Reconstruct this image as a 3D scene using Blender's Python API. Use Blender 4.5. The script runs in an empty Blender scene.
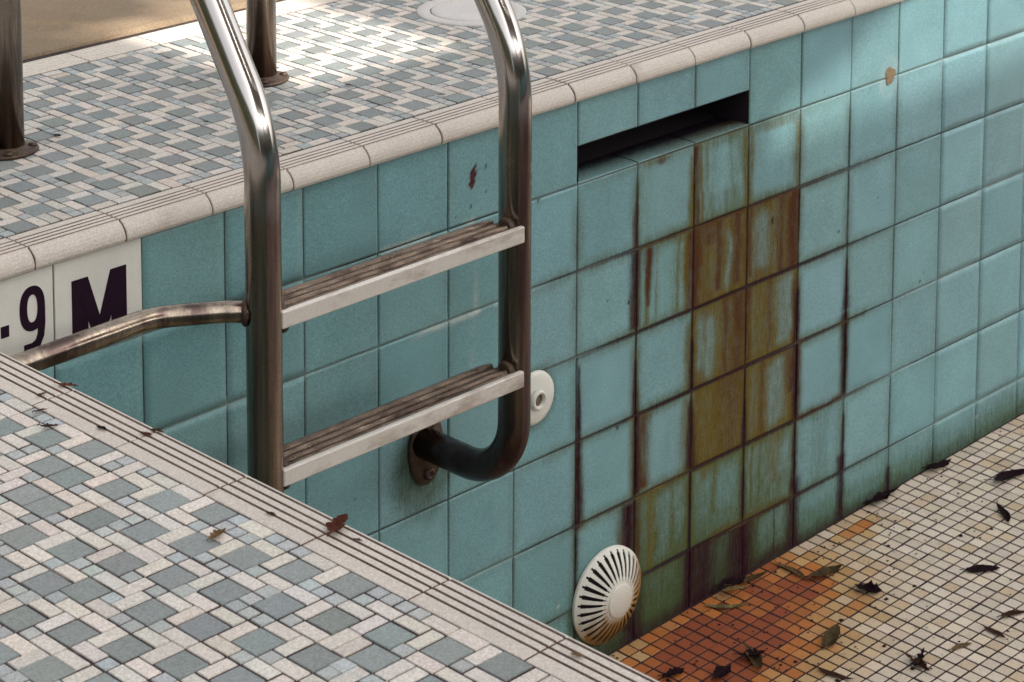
import bpy, bmesh, math, random
import numpy as np
from mathutils import Vector, Matrix
random.seed(7); rng = np.random.default_rng(7)
S = bpy.context.scene; C = S.collection
R = math.radians

# ------------------------------------------------------------------ camera
cam_d = bpy.data.cameras.new('camera'); cam = bpy.data.objects.new('camera', cam_d); C.objects.link(cam)
cam.location = (-2.9310588901, -2.6997953706, 1.2303215817)
cam.rotation_euler = (math.pi/2 - 0.1380371732, 0, -0.7766954309)
cam_d.sensor_width = 36; cam_d.lens = 2490.3416/1024*36
cam_d.shift_x = (512-457.458)/1024; cam_d.shift_y = (-309.077-341)/1024
cam_d.clip_start = 0.05; cam_d.clip_end = 300
cam_d.dof.use_dof = True; cam_d.dof.focus_distance = 3.35; cam_d.dof.aperture_fstop = 22
S.camera = cam

# ------------------------------------------------------------------ light
SUN_EL, SUN_AZ = R(39), R(160)       # azimuth clockwise from +y: the sun stands on the camera's side of the pool
sdir = Vector((math.sin(SUN_AZ)*math.cos(SUN_EL), math.cos(SUN_AZ)*math.cos(SUN_EL), math.sin(SUN_EL)))
w = bpy.data.worlds.new('World'); S.world = w; w.use_nodes = True
nt = w.node_tree; nt.nodes.clear()
sky = nt.nodes.new('ShaderNodeTexSky'); sky.sky_type = 'NISHITA'; sky.sun_disc = False
sky.sun_elevation = SUN_EL; sky.sun_rotation = SUN_AZ; sky.dust_density = 3.0; sky.air_density = 1.0
hs = nt.nodes.new('ShaderNodeHueSaturation'); hs.inputs['Saturation'].default_value = 0.22
tint = nt.nodes.new('ShaderNodeMixRGB'); tint.blend_type = 'MULTIPLY'; tint.inputs[0].default_value = 1
tint.inputs[2].default_value = (1.0, 0.975, 0.915, 1)
bg = nt.nodes.new('ShaderNodeBackground'); bg.inputs['Strength'].default_value = 0.15
wo = nt.nodes.new('ShaderNodeOutputWorld')
nt.links.new(sky.outputs[0], hs.inputs['Color']); nt.links.new(hs.outputs[0], tint.inputs[1])
nt.links.new(tint.outputs[0], bg.inputs['Color']); nt.links.new(bg.outputs[0], wo.inputs[0])
sun_d = bpy.data.lights.new('sun', 'SUN'); sun_d.energy = 3.8; sun_d.angle = R(0.6); sun_d.color = (1, .93, .82)
sun = bpy.data.objects.new('sun', sun_d); C.objects.link(sun)
sun.rotation_euler = sdir.to_track_quat('Z', 'Y').to_euler(); sun.location = sdir*20
S.view_settings.view_transform = 'Standard'; S.view_settings.look = 'None'
S.view_settings.exposure = 1.26; S.view_settings.gamma = 1

# ------------------------------------------------------------------ materials
def mat(name, color=None, attr=None, rough=.5, metal=0., speck=0., speck_scale=900, big=0., big_scale=6,
        bump=0., bump_scale=300, stain=None, rough_var=0., spec=.5, coat=0., dirt=None):
    """color or per-vertex colour attribute x fine speckle x large tonal drift; 'stain' mixes an RGBA attribute on top"""
    m = bpy.data.materials.new(name); m.use_nodes = True; t = m.node_tree; n = t.nodes; l = t.links
    b = n['Principled BSDF']; tc = n.new('ShaderNodeTexCoord')
    if attr:
        a = n.new('ShaderNodeAttribute'); a.attribute_name = attr; cur = a.outputs['Color']
    else:
        rgb = n.new('ShaderNodeRGB'); rgb.outputs[0].default_value = (*color, 1); cur = rgb.outputs[0]
    def noise(scale, detail=2, rough_=.5, vec=None):
        x = n.new('ShaderNodeTexNoise'); x.inputs['Scale'].default_value = scale
        x.inputs['Detail'].default_value = detail; x.inputs['Roughness'].default_value = rough_
        l.new(vec or tc.outputs['Object'], x.inputs['Vector']); return x.outputs['Fac']
    def scaled(fac, lo, hi, a=.3, b_=.7):
        r = n.new('ShaderNodeMapRange'); r.inputs[1].default_value = a; r.inputs[2].default_value = b_
        r.inputs[3].default_value = lo; r.inputs[4].default_value = hi; l.new(fac, r.inputs[0]); return r.outputs[0]
    def mul(c, f):
        x = n.new('ShaderNodeMixRGB'); x.blend_type = 'MULTIPLY'; x.inputs[0].default_value = 1
        l.new(c, x.inputs[1]); l.new(f, x.inputs[2]); return x.outputs[0]
    if big: cur = mul(cur, scaled(noise(big_scale, 5, .6), 1-big, 1+big))
    if dirt:   # (colour, scale, threshold, amount, stretch)
        mp = n.new('ShaderNodeMapping'); l.new(tc.outputs['Object'], mp.inputs[0]); mp.inputs['Scale'].default_value = dirt[4]
        f = scaled(noise(dirt[1], 6, .65, mp.outputs[0]), 0, dirt[3], dirt[2], dirt[2]+.18)
        x = n.new('ShaderNodeMixRGB'); l.new(f, x.inputs[0]); l.new(cur, x.inputs[1]); x.inputs[2].default_value = (*dirt[0], 1); cur = x.outputs[0]
    if stain:
        a = n.new('ShaderNodeAttribute'); a.attribute_name = stain
        mp = n.new('ShaderNodeMapping'); l.new(tc.outputs['Object'], mp.inputs[0]); mp.inputs['Scale'].default_value = (1, 1, .14)
        f1 = noise(240, 4, .65, mp.outputs[0]); f2 = noise(48, 6, .7)
        s = n.new('ShaderNodeMath'); s.operation = 'ADD'; l.new(scaled(f1, -.34, .34), s.inputs[0]); l.new(scaled(f2, -.22, .22), s.inputs[1])
        # alpha + alpha*(1-alpha)*2*noise
        om = n.new('ShaderNodeMath'); om.operation = 'SUBTRACT'; om.inputs[0].default_value = 1.15; l.new(a.outputs['Alpha'], om.inputs[1])
        p = n.new('ShaderNodeMath'); p.operation = 'MULTIPLY'; l.new(om.outputs[0], p.inputs[0]); l.new(a.outputs['Alpha'], p.inputs[1])
        q = n.new('ShaderNodeMath'); q.operation = 'MULTIPLY'; l.new(p.outputs[0], q.inputs[0]); l.new(s.outputs[0], q.inputs[1])
        q2 = n.new('ShaderNodeMath'); q2.operation = 'MULTIPLY'; l.new(q.outputs[0], q2.inputs[0]); q2.inputs[1].default_value = 1.35
        ad = n.new('ShaderNodeMath'); ad.operation = 'ADD'; ad.use_clamp = True; l.new(a.outputs['Alpha'], ad.inputs[0]); l.new(q2.outputs[0], ad.inputs[1])
        x = n.new('ShaderNodeMixRGB'); l.new(ad.outputs[0], x.inputs[0]); l.new(cur, x.inputs[1]); l.new(a.outputs['Color'], x.inputs[2]); cur = x.outputs[0]
        l.new(scaled(ad.outputs[0], rough, .8, 0, .8), b.inputs['Roughness']); l.new(scaled(ad.outputs[0], spec, .08, 0, .8), b.inputs['Specular IOR Level'])
    if speck: cur = mul(cur, scaled(noise(speck_scale, 2, .7), 1-speck, 1+speck))
    l.new(cur, b.inputs['Base Color'])
    if not stain: b.inputs['Roughness'].default_value = rough
    if rough_var and not stain: l.new(scaled(noise(25, 5, .65), max(.03, rough-rough_var), rough+rough_var), b.inputs['Roughness'])
    b.inputs['Metallic'].default_value = metal
    if not stain: b.inputs['Specular IOR Level'].default_value = spec
    b.inputs['Coat Weight'].default_value = coat
    if bump:
        bp = n.new('ShaderNodeBump'); bp.inputs['Strength'].default_value = bump; bp.inputs['Distance'].default_value = .002
        l.new(noise(bump_scale, 3, .6), bp.inputs['Height']); l.new(bp.outputs[0], b.inputs['Normal'])
    return m

M = {}
M['glaze'] = mat('glazed_teal_tile', attr='base', rough=.33, speck=.27, speck_scale=430, big=.10, big_scale=9, bump=.10, bump_scale=180, stain='stain', spec=.5)
M['grout'] = mat('wall_grout', attr='base', rough=.9, speck=.3, speck_scale=300, bump=.3)
M['deck'] = mat('deck_ceramic', attr='base', rough=.62, speck=.27, speck_scale=420, big=.07, big_scale=3, bump=.12, bump_scale=400,
                dirt=((.20, .15, .11), 5, .58, .35, (1, 1, 1)))
M['deckgrout'] = mat('deck_grout', color=(.035, .020, .022), rough=.95, speck=.4, speck_scale=200, dirt=((.36, .29, .25), 9, .56, .8, (1, 1, 1)))
M['coping'] = mat('coping_ceramic', color=(.55, .49, .44), rough=.6, speck=.22, speck_scale=420, big=.06, big_scale=5, bump=.1, bump_scale=300,
                  dirt=((.27, .19, .13), 11, .60, .5, (1, 1, 1)))
M['groove'] = mat('coping_groove', color=(.215, .155, .13), rough=.9, speck=.3, speck_scale=300, big=.4, big_scale=12)
M['copjoint'] = mat('coping_joint', color=(.10, .05, .045), rough=.95, speck=.4, speck_scale=300)
M['mosaic'] = mat('floor_mosaic', attr='base', rough=.7, speck=.2, speck_scale=420, bump=.15, bump_scale=300, dirt=((.16, .09, .05), 26, .60, .55, (1, 1, 1)))
M['mosgrout'] = mat('mosaic_grout', color=(.022, .009, .012), rough=.95, speck=.4, speck_scale=200)
M['pave'] = mat('pavement_concrete', color=(.20, .145, .095), rough=.85, speck=.25, speck_scale=260, big=.15, big_scale=3, bump=.3, bump_scale=200,
                dirt=((.17, .115, .065), 4, .50, .8, (1, 1, 1)))
M['tread'] = mat('grimy_tread_steel', color=(.19, .145, .115), rough=.34, metal=.85, rough_var=.12, speck=.2, speck_scale=300,
                 dirt=((.045, .022, .024), 26, .47, .75, (.75, 1, 1)), bump=.12)
M['nosing'] = mat('pale_tread_nosing', color=(.66, .61, .57), rough=.4, metal=.25, speck=.06, speck_scale=350, dirt=((.26, .18, .12), 17, .50, .75, (.55, 1, 1.6)), bump=.15)
M['bracket'] = mat('rusty_bracket', color=(.075, .048, .032), rough=.5, metal=.6, speck=.35, speck_scale=250, dirt=((.035, .015, .025), 30, .5, .9, (1, 1, 1)), bump=.4)
M['plastic'] = mat('white_plastic', color=(.66, .645, .60), rough=.42, speck=.05, speck_scale=400, big=.05, big_scale=20)
M['plasticst'] = mat('stained_white_plastic', attr='base', rough=.45, speck=.08, speck_scale=400)
M['dark'] = mat('dark_opening', color=(.012, .006, .012), rough=.9, speck=.2)
M['hole'] = mat('nozzle_hole', color=(.16, .12, .08), rough=.7, speck=.2)
M['letter'] = mat('black_lettering', color=(.014, .004, .014), spec=.15, rough=.5, speck=.2, speck_scale=300)
M['gapfill'] = mat('dark_gap_fill', color=(.030, .018, .014), rough=.95, speck=.4, speck_scale=120, big=.5, big_scale=20)
M['lid'] = mat('lid_plastic', color=(.50, .47, .46), rough=.55, speck=.12, speck_scale=300, big=.08, big_scale=10, bump=.15)
M['plug'] = mat('filler_plug', color=(.17, .125, .075), rough=.8, speck=.35, speck_scale=260, bump=.5)
M['hedge'] = mat('hedge_leaves', color=(.035, .045, .02), rough=.8, speck=.3, speck_scale=40, big=.5, big_scale=3)
M['bark'] = mat('bark', color=(.10, .07, .05), rough=.9, speck=.3, speck_scale=40, bump=.5, bump_scale=30)
M['blocker'] = mat('blocker_surface', color=(.20, .17, .14), rough=.9, speck=.1)
M['poolplain'] = mat('plain_pool_tile', color=(.17, .32, .32), rough=.4, speck=.15, speck_scale=300, big=.1)
M['wallback'] = mat('rendered_boundary', color=(.16, .11, .075), rough=.9, speck=.2, big=.2)

def steel_mat():
    m = mat('weathered_steel', color=(.40, .33, .265), rough=.22, metal=1, rough_var=.06, speck=.12, speck_scale=300, dirt=((.055, .026, .032), 24, .42, .78, (1, 1, .05)), bump=.0, bump_scale=150)
    t = m.node_tree; n = t.nodes; l = t.links; b = n['Principled BSDF']
    tc = n.new('ShaderNodeTexCoord'); sp = n.new('ShaderNodeSeparateXYZ'); l.new(tc.outputs['Object'], sp.inputs[0])
    ns = n.new('ShaderNodeTexNoise'); ns.inputs['Scale'].default_value = 13; ns.inputs['Detail'].default_value = 5; l.new(tc.outputs['Object'], ns.inputs['Vector'])
    ma = n.new('ShaderNodeMath'); ma.operation = 'MULTIPLY_ADD'; l.new(ns.outputs['Fac'], ma.inputs[0]); ma.inputs[1].default_value = .30; l.new(sp.outputs['Z'], ma.inputs[2])
    mz = n.new('ShaderNodeMapRange'); mz.interpolation_type = 'SMOOTHSTEP'; mz.inputs[1].default_value = .20; mz.inputs[2].default_value = .36; l.new(ma.outputs[0], mz.inputs[0])
    my = n.new('ShaderNodeMapRange'); my.inputs[1].default_value = .32; my.inputs[2].default_value = .26; l.new(sp.outputs['Y'], my.inputs[0])
    mm = n.new('ShaderNodeMath'); mm.operation = 'MULTIPLY'; l.new(mz.outputs[0], mm.inputs[0]); l.new(my.outputs[0], mm.inputs[1])
    old = b.inputs['Base Color'].links[0].from_socket; x = n.new('ShaderNodeMixRGB'); l.new(mm.outputs[0], x.inputs[0]); l.new(old, x.inputs[1]); x.inputs[2].default_value = (.50, .47, .46, 1); l.new(x.outputs[0], b.inputs['Base Color'])
    lo = n.new('ShaderNodeMapRange'); lo.inputs[1].default_value = -.25; lo.inputs[2].default_value = -.44; lo.inputs[3].default_value = 0; lo.inputs[4].default_value = .88; l.new(sp.outputs['Z'], lo.inputs[0])
    x2 = n.new('ShaderNodeMixRGB'); l.new(lo.outputs[0], x2.inputs[0]); l.new(x.outputs[0], x2.inputs[1]); x2.inputs[2].default_value = (.055, .024, .030, 1); l.new(x2.outputs[0], b.inputs['Base Color'])  # low tube coloured darker to stand in for darker reflections
    oldr = b.inputs['Roughness'].links[0].from_socket; y = n.new('ShaderNodeMapRange'); l.new(mm.outputs[0], y.inputs[0]); l.new(oldr, y.inputs[3]); y.inputs[4].default_value = .15; l.new(y.outputs[0], b.inputs['Roughness'])
    return m
M['steel'] = steel_mat()
# ------------------------------------------------------------------ object helpers
def tag(o, label=None, cat=None, group=None, kind=None):
    for k, v in (('label', label), ('category', cat), ('group', group), ('kind', kind)):
        if v: o[k] = v
    return o
def link(name, me, m=None, parent=None, smooth=False):
    o = bpy.data.objects.new(name, me); C.objects.link(o)
    if m is not None: me.materials.append(m)
    if parent: o.parent = parent; o.matrix_parent_inverse = parent.matrix_world.inverted() if False else Matrix.Translation(-Vector(parent.location))
    if smooth: me.polygons.foreach_set('use_smooth', [True]*len(me.polygons))
    return o
def root(name, loc, label, cat, group=None):
    o = bpy.data.objects.new(name, None); C.objects.link(o); o.location = loc; o.empty_display_size = .1
    return tag(o, label, cat, group)
def pyd(name, V, F):
    me = bpy.data.meshes.new(name); me.from_pydata([tuple(map(float, v)) for v in V], [], [tuple(int(i) for i in f) for f in F]); me.update(); return me
def setcol(me, name, cols):
    a = me.color_attributes.new(name, 'FLOAT_COLOR', 'POINT'); c = np.ones((len(me.vertices), 4), np.float32)
    cols = np.asarray(cols, np.float32); c[:, :cols.shape[1]] = cols; a.data.foreach_set('color', c.ravel())
def bmobj(name, bm, m, parent=None, smooth=False):
    me = bpy.data.meshes.new(name); bm.normal_update(); bm.to_mesh(me); bm.free(); return link(name, me, m, parent, smooth)
def box(bm, x0, x1, y0, y1, z0, z1, bev=0.):
    r = bmesh.ops.create_cube(bm, size=1); vs = r['verts']
    for v in vs: v.co = Vector(((x0+x1)/2+v.co.x*(x1-x0), (y0+y1)/2+v.co.y*(y1-y0), (z0+z1)/2+v.co.z*(z1-z0)))
    if bev:
        es = {e for v in vs for e in v.link_edges}
        bmesh.ops.bevel(bm, geom=list(es), offset=bev, segments=2, profile=.5, affect='EDGES')
def smooth_path(pts, radii=.06, seg=10):
    """polyline whose corners become arcs; radii: one number or one per inner corner"""
    P = [Vector(p) for p in pts]; out = [P[0]]
    for i in range(1, len(P)-1):
        r = radii[i-1] if isinstance(radii, (list, tuple)) else radii
        a = (P[i-1]-P[i]); b = (P[i+1]-P[i]); la, lb = a.length, b.length; a.normalize(); b.normalize()
        ang = a.angle(b); d = min(r/math.tan(ang/2), la*.49, lb*.49) if ang < math.pi-1e-3 else 0
        if d < 1e-5: out.append(P[i]); continue
        p0, p1 = P[i]+a*d, P[i]+b*d
        rr = d*math.tan(ang/2); bis = (a+b).normalized(); cen = P[i]+bis*(rr/math.sin(ang/2))
        v0, v1 = p0-cen, p1-cen; tot = v0.angle(v1); ax = v0.cross(v1).normalized()
        for k in range(seg+1): out.append(cen+Matrix.Rotation(tot*k/seg, 3, ax) @ v0)
    out.append(P[-1]); return out
def tube(bm, path, r, n=28, caps=True):
    path = [Vector(p) for p in path]; rings = []; up = None
    for i, p in enumerate(path):
        t = (path[min(i+1, len(path)-1)]-path[max(i-1, 0)]).normalized()
        if up is None: up = t.orthogonal().normalized()
        up = (up-t*up.dot(t)).normalized(); s = t.cross(up)
        rr = r(i/(len(path)-1)) if callable(r) else r
        rings.append([bm.verts.new(p+(up*math.cos(a)+s*math.sin(a))*rr) for a in [2*math.pi*k/n for k in range(n)]])
    for A, B in zip(rings, rings[1:]):
        for k in range(n): bm.faces.new((A[k], A[(k+1) % n], B[(k+1) % n], B[k])).smooth = True
    if caps: bm.faces.new(rings[0][::-1]); bm.faces.new(rings[-1])
def lathe(bm, prof, M4, n=48, smooth=True):
    rings = [[bm.verts.new(M4 @ Vector((r*math.cos(a), r*math.sin(a), z))) for a in [2*math.pi*k/n for k in range(n)]] for r, z in prof]
    for A, B in zip(rings, rings[1:]):
        for k in range(n): bm.faces.new((A[k], A[(k+1) % n], B[(k+1) % n], B[k])).smooth = smooth
    bm.faces.new(rings[0][::-1]); bm.faces.new(rings[-1])

def tiles_mesh(name, rects, cols, P3, bev, h, tilt=.0):
    """one bevelled slab per rectangle; P3(u, v, height) -> world arrays"""
    rects = np.asarray(rects, float); N = len(rects); cols = np.asarray(cols, float)
    u0, u1, v0, v1 = rects.T
    U = np.stack([u0, u1, u1, u0, u0+bev, u1-bev, u1-bev, u0+bev], 1)
    W = np.stack([v0, v0, v1, v1, v0+bev, v0+bev, v1-bev, v1-bev], 1)
    j = rng.normal(0, tilt, (N, 3)) if tilt else np.zeros((N, 3))
    H = np.zeros((N, 8)); H[:, :4] = 0; 
    H[:, 4:] = h + j[:, :1] + j[:, 1:2]*np.array([-1, 1, 1, -1]) + j[:, 2:3]*np.array([-1, -1, 1, 1])
    mid = np.copy(H); 
    V = P3(U.ravel(), W.ravel(), H.ravel())
    base = (np.arange(N)*8)[:, None]
    F = np.concatenate([base+np.array([4, 5, 6, 7]), base+np.array([0, 1, 5, 4]), base+np.array([1, 2, 6, 5]), base+np.array([2, 3, 7, 6]), base+np.array([3, 0, 4, 7])])
    me = pyd(name, V, F)
    setcol(me, 'base', np.repeat(cols, 8, 0)); return me

# ------------------------------------------------------------------ ground, deck
Z = .025                      # finished deck level; the pool edge is z = 0 at the underside of the coping
PX0, PX1, PY0, PY1 = -1.318, 7.0, -6.0, 0.0     # pool shell
INN = .0575                    # how far the coping reaches back from the shell
def ring_mesh(name, ox0, ox1, oy0, oy1, ix0, ix1, iy0, iy1, z):
    V = [(ox0, oy0, z), (ox1, oy0, z), (ox1, oy1, z), (ox0, oy1, z), (ix0, iy0, z), (ix1, iy0, z), (ix1, iy1, z), (ix0, iy1, z)]
    return pyd(name, V, [(0, 1, 5, 4), (1, 2, 6, 5), (2, 3, 7, 6), (3, 0, 4, 7)])
g = link('ground', ring_mesh('ground', -120, 120, -120, 120, -3.6, PX1+1, PY0-1, .780, -.015), M['pave']); tag(g, kind='structure')
g2 = link('deck_base', ring_mesh('deck_base', -3.6, PX1+1, PY0-1, .735, -1.3715, PX1, PY0, PY1+INN-.004, Z-.0012), M['deckgrout']); tag(g2, kind='structure')

def pattern(nx, ny, seed):
    """modular paving on a unit grid: 2x2 slate squares, 2x1 cream bars, 1x1 pale squares"""
    r = random.Random(seed); occ = np.zeros((nx, ny), int); out = []
    sites = []
    for i in range(-nx-ny, nx+ny):
        for j in range(-nx-ny, nx+ny):
            x, y = i*1-j*3, -i*3-j*2
            if r.random() < .05: x += r.choice((-1, 0, 1)); y += r.choice((-1, 0, 1))
            if -1 <= x < nx and -1 <= y < ny: sites.append((x, y))
    r.shuffle(sites)
    def free(x, y, a, b): return x >= 0 and y >= 0 and x+a <= nx and y+b <= ny and not occ[x:x+a, y:y+b].any()
    big = []
    for x, y in sites:
        if free(x, y, 2, 2): occ[x:x+2, y:y+2] = 1; out.append((x, y, 2, 2, 0)); big.append((x, y))
    for x, y in big:
        for (px_, py_, a, b) in ((x, y+2, 2, 1), (x+2, y, 1, 2)):
            if r.random() < .95 and free(px_, py_, a, b): occ[px_:px_+a, py_:py_+b] = 1; out.append((px_, py_, a, b, 1))
    cells = [(x, y) for x in range(nx) for y in range(ny)]; r.shuffle(cells)
    for x, y in cells:
        if occ[x, y]: continue
        o = [(2, 1), (1, 2)]; r.shuffle(o); done = False
        if r.random() < .72:
            for a, b in o:
                if free(x, y, a, b): occ[x:x+a, y:y+b] = 1; out.append((x, y, a, b, 1)); done = True; break
        if not done: occ[x, y] = 1; out.append((x, y, 1, 1, 2))
    return out
def deck_tiles(name, x0, x1, y0, y1, seed, u=.0193):
    nx, ny = int(round((x1-x0)/u)), int(round((y1-y0)/u)); ux, uy = (x1-x0)/nx, (y1-y0)/ny; rc, cl = [], []
    pal = np.array([(.225, .248, .247), (.60, .545, .50), (.385, .405, .41)])*(.84 if seed == 3 else 1.0)  # far deck tiles darkened, its shade put into the colour
    for x, y, a, b, k in pattern(nx, ny, seed):
        g_ = .0010 + random.random()*.0007 if random.random() > .10 else .0001
        jx, jy = random.gauss(0, .00035), random.gauss(0, .00035)
        rc.append((x0+x*ux+g_+jx, x0+(x+a)*ux-g_+jx, y0+y*uy+g_+jy, y0+(y+b)*uy-g_+jy))
        c = pal[k]*random.gauss(1, .07 if k != 1 else .05); c = c*np.array([random.gauss(1, .025), 1, random.gauss(1, .025)])
        cl.append(c)
    P3 = lambda U, W, H: np.stack([U, W, Z-.0013+H], 1)
    me = tiles_mesh(name, rc, cl, P3, .0005, .0013, .00010)
    o = link(name, me, M['deck']); tag(o, kind='structure'); return o
STRIP0, STRIP1 = .665, .735
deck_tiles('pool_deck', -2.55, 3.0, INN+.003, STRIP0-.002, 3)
deck_tiles('pool_deck', -2.6, -1.3742, -2.3, INN, 11)

# coping blocks: bullnose edge, four grooves, flat back
def cop_profile(wd, nose=True):
    p = [(.017, -.006), (.006, -.0055), (.0015, -.0025), (0, .002), (.0007, .0075), (.0028, .0130), (.0060, .0175), (.0100, .0212), (.0150, .0242)] if nose else [(0, .0), (0, Z-.001), (.001, Z)]
    for f in (.265, .425, .575, .73):
        d = f*wd
        p += [(d-.0018, Z+.0008), (d-.0012, Z-.0010), (d+.0012, Z-.0010), (d+.0018, Z+.0008)]
    p += [(wd-.0012, Z+.0003), (wd-.0004, Z-.0004), (wd-.0003, 0.0)]
    return p
def coping(name, start, end, pitch, place, wd, parent, nose=True, off=0):
    """place(s, d, z): s along the edge, d inward from the nose"""
    V, F, GI = [], [], []; s = start
    prof = cop_profile(wd, nose); n = len(prof)
    while s < end-1e-6:
        g_ = .0008+random.random()*.0006; a, b = s+g_, min(s+pitch, end)-g_; dz = random.gauss(0, .0003); dd = random.gauss(0, .0004)
        ss = [a, a+.0012, b-.0012, b]; k0 = len(V)
        for q, t in enumerate(ss):
            sh = .0009 if q in (0, 3) else 0
            for i, (d, z) in enumerate(prof): V.append(place(t, d+dd+(sh if i < 9 else 0), z+dz-(sh if z > .01 else 0)))
        for q in range(3):
            for i in range(n-1):
                if (abs(prof[i][1]-(Z-.0010)) < 1e-6 or abs(prof[i+1][1]-(Z-.0010)) < 1e-6): GI.append(len(F))
                F.append((k0+q*n+i, k0+q*n+i+1, k0+(q+1)*n+i+1, k0+(q+1)*n+i))
        F.append([k0+i for i in range(n)]); F.append([k0+3*n+i for i in range(n)][::-1]); s += pitch
    me = pyd(name, V, F); o = link(name, me, M['coping'], parent); me.materials.append(M['groove'])
    for i in GI: me.polygons[i].material_index = 1
    bm = bmesh.new(); bm.from_mesh(me); bmesh.ops.recalc_face_normals(bm, faces=bm.faces); bm.to_mesh(me); bm.free()
    # recessed joint filler behind the blocks
    V = []; ins = .0012
    for t in (start, end):
        for d, z in prof: V.append(place(t, min(max(d, ins)+.0008, wd-.002), (z-ins if z > .005 else z+.0008)))
    j = pyd('joint', V, [(i, i+1, n+i+1, n+i) for i in range(n-1)]); link('joint_filler', j, M['copjoint'], parent)
    return o

# ------------------------------------------------------------------ pool shell
T = .15
def floor_z(x): return -1.0165+.028*x
def vnoise(x, seed, scale):
    x = np.asarray(x, float)*scale; i = np.floor(x).astype(int); f = x-i; f = f*f*(3-2*f)
    h = lambda k: ((np.sin((k+seed*57.13)*127.1)*43758.5453) % 1)
    return h(i)*(1-f)+h(i+1)*f
def sstep(a, b, x):
    t = np.clip((x-a)/(b-a), 0, 1); return t*t*(3-2*t)
RUST = np.array((.072, .026, .013)); OCH = np.array((.122, .088, .016)); OLV = np.array((.090, .096, .028)); PUR = np.array((.027, .005, .010)); GRN = np.array((.058, .086, .034)); PALE = np.array((.50, .52, .50))
# per-tile wash of the rust field: (column,row): (ochre, rust, streaks left clean (u,width,v0,v1))
WASH = {
 (2, 2): (.93, .55, [(.66, .035, .2, 1.0)]), (3, 2): (.92, .45, [(.30, .12, .12, .85)]),
 (2, 3): (.93, .30, [(.12, .07, .06, .8), (.32, .07, .15, .95)]), (3, 3): (.93, .20, [(.72, .09, .0, .95), (.86, .04, 0, .8)]),
 (2, 4): (.96, .30, [(.04, .04, .0, .3)]), (3, 4): (.93, .15, [(.50, .06, .1, 1), (.66, .08, .05, .9)]),
 (1, 2): (.38, .0, [(.52, .13, .0, 1.)]), (1, 5): (.85, .10, [(.55, .12, .1, 1), (.80, .08, .0, .8)]), (2, 5): (.68, .0, [(.6, .25, .2, .7)]), (3, 5): (.68, .0, [(.12, .06, .1, .8), (.8, .12, .2, .6)]),
 (1, 1): (.18, 0, [(.5, .3, .1, .9)]), (2, 1): (.42, .05, [(.55, .22, .1, .7)]), (3, 1): (.22, 0, [(.5, .3, .1, .9)]), (4, 5): (.20, 0, []), (1, 6): (.7, 0, []), (2, 6): (.7, 0, []), (3, 6): (.55, 0, []), (1, 4): (.22, 0, [(.5, .25, 0, .9)]), (1, 3): (.12, 0, [(.45, .35, 0, .8)]),
}
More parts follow.
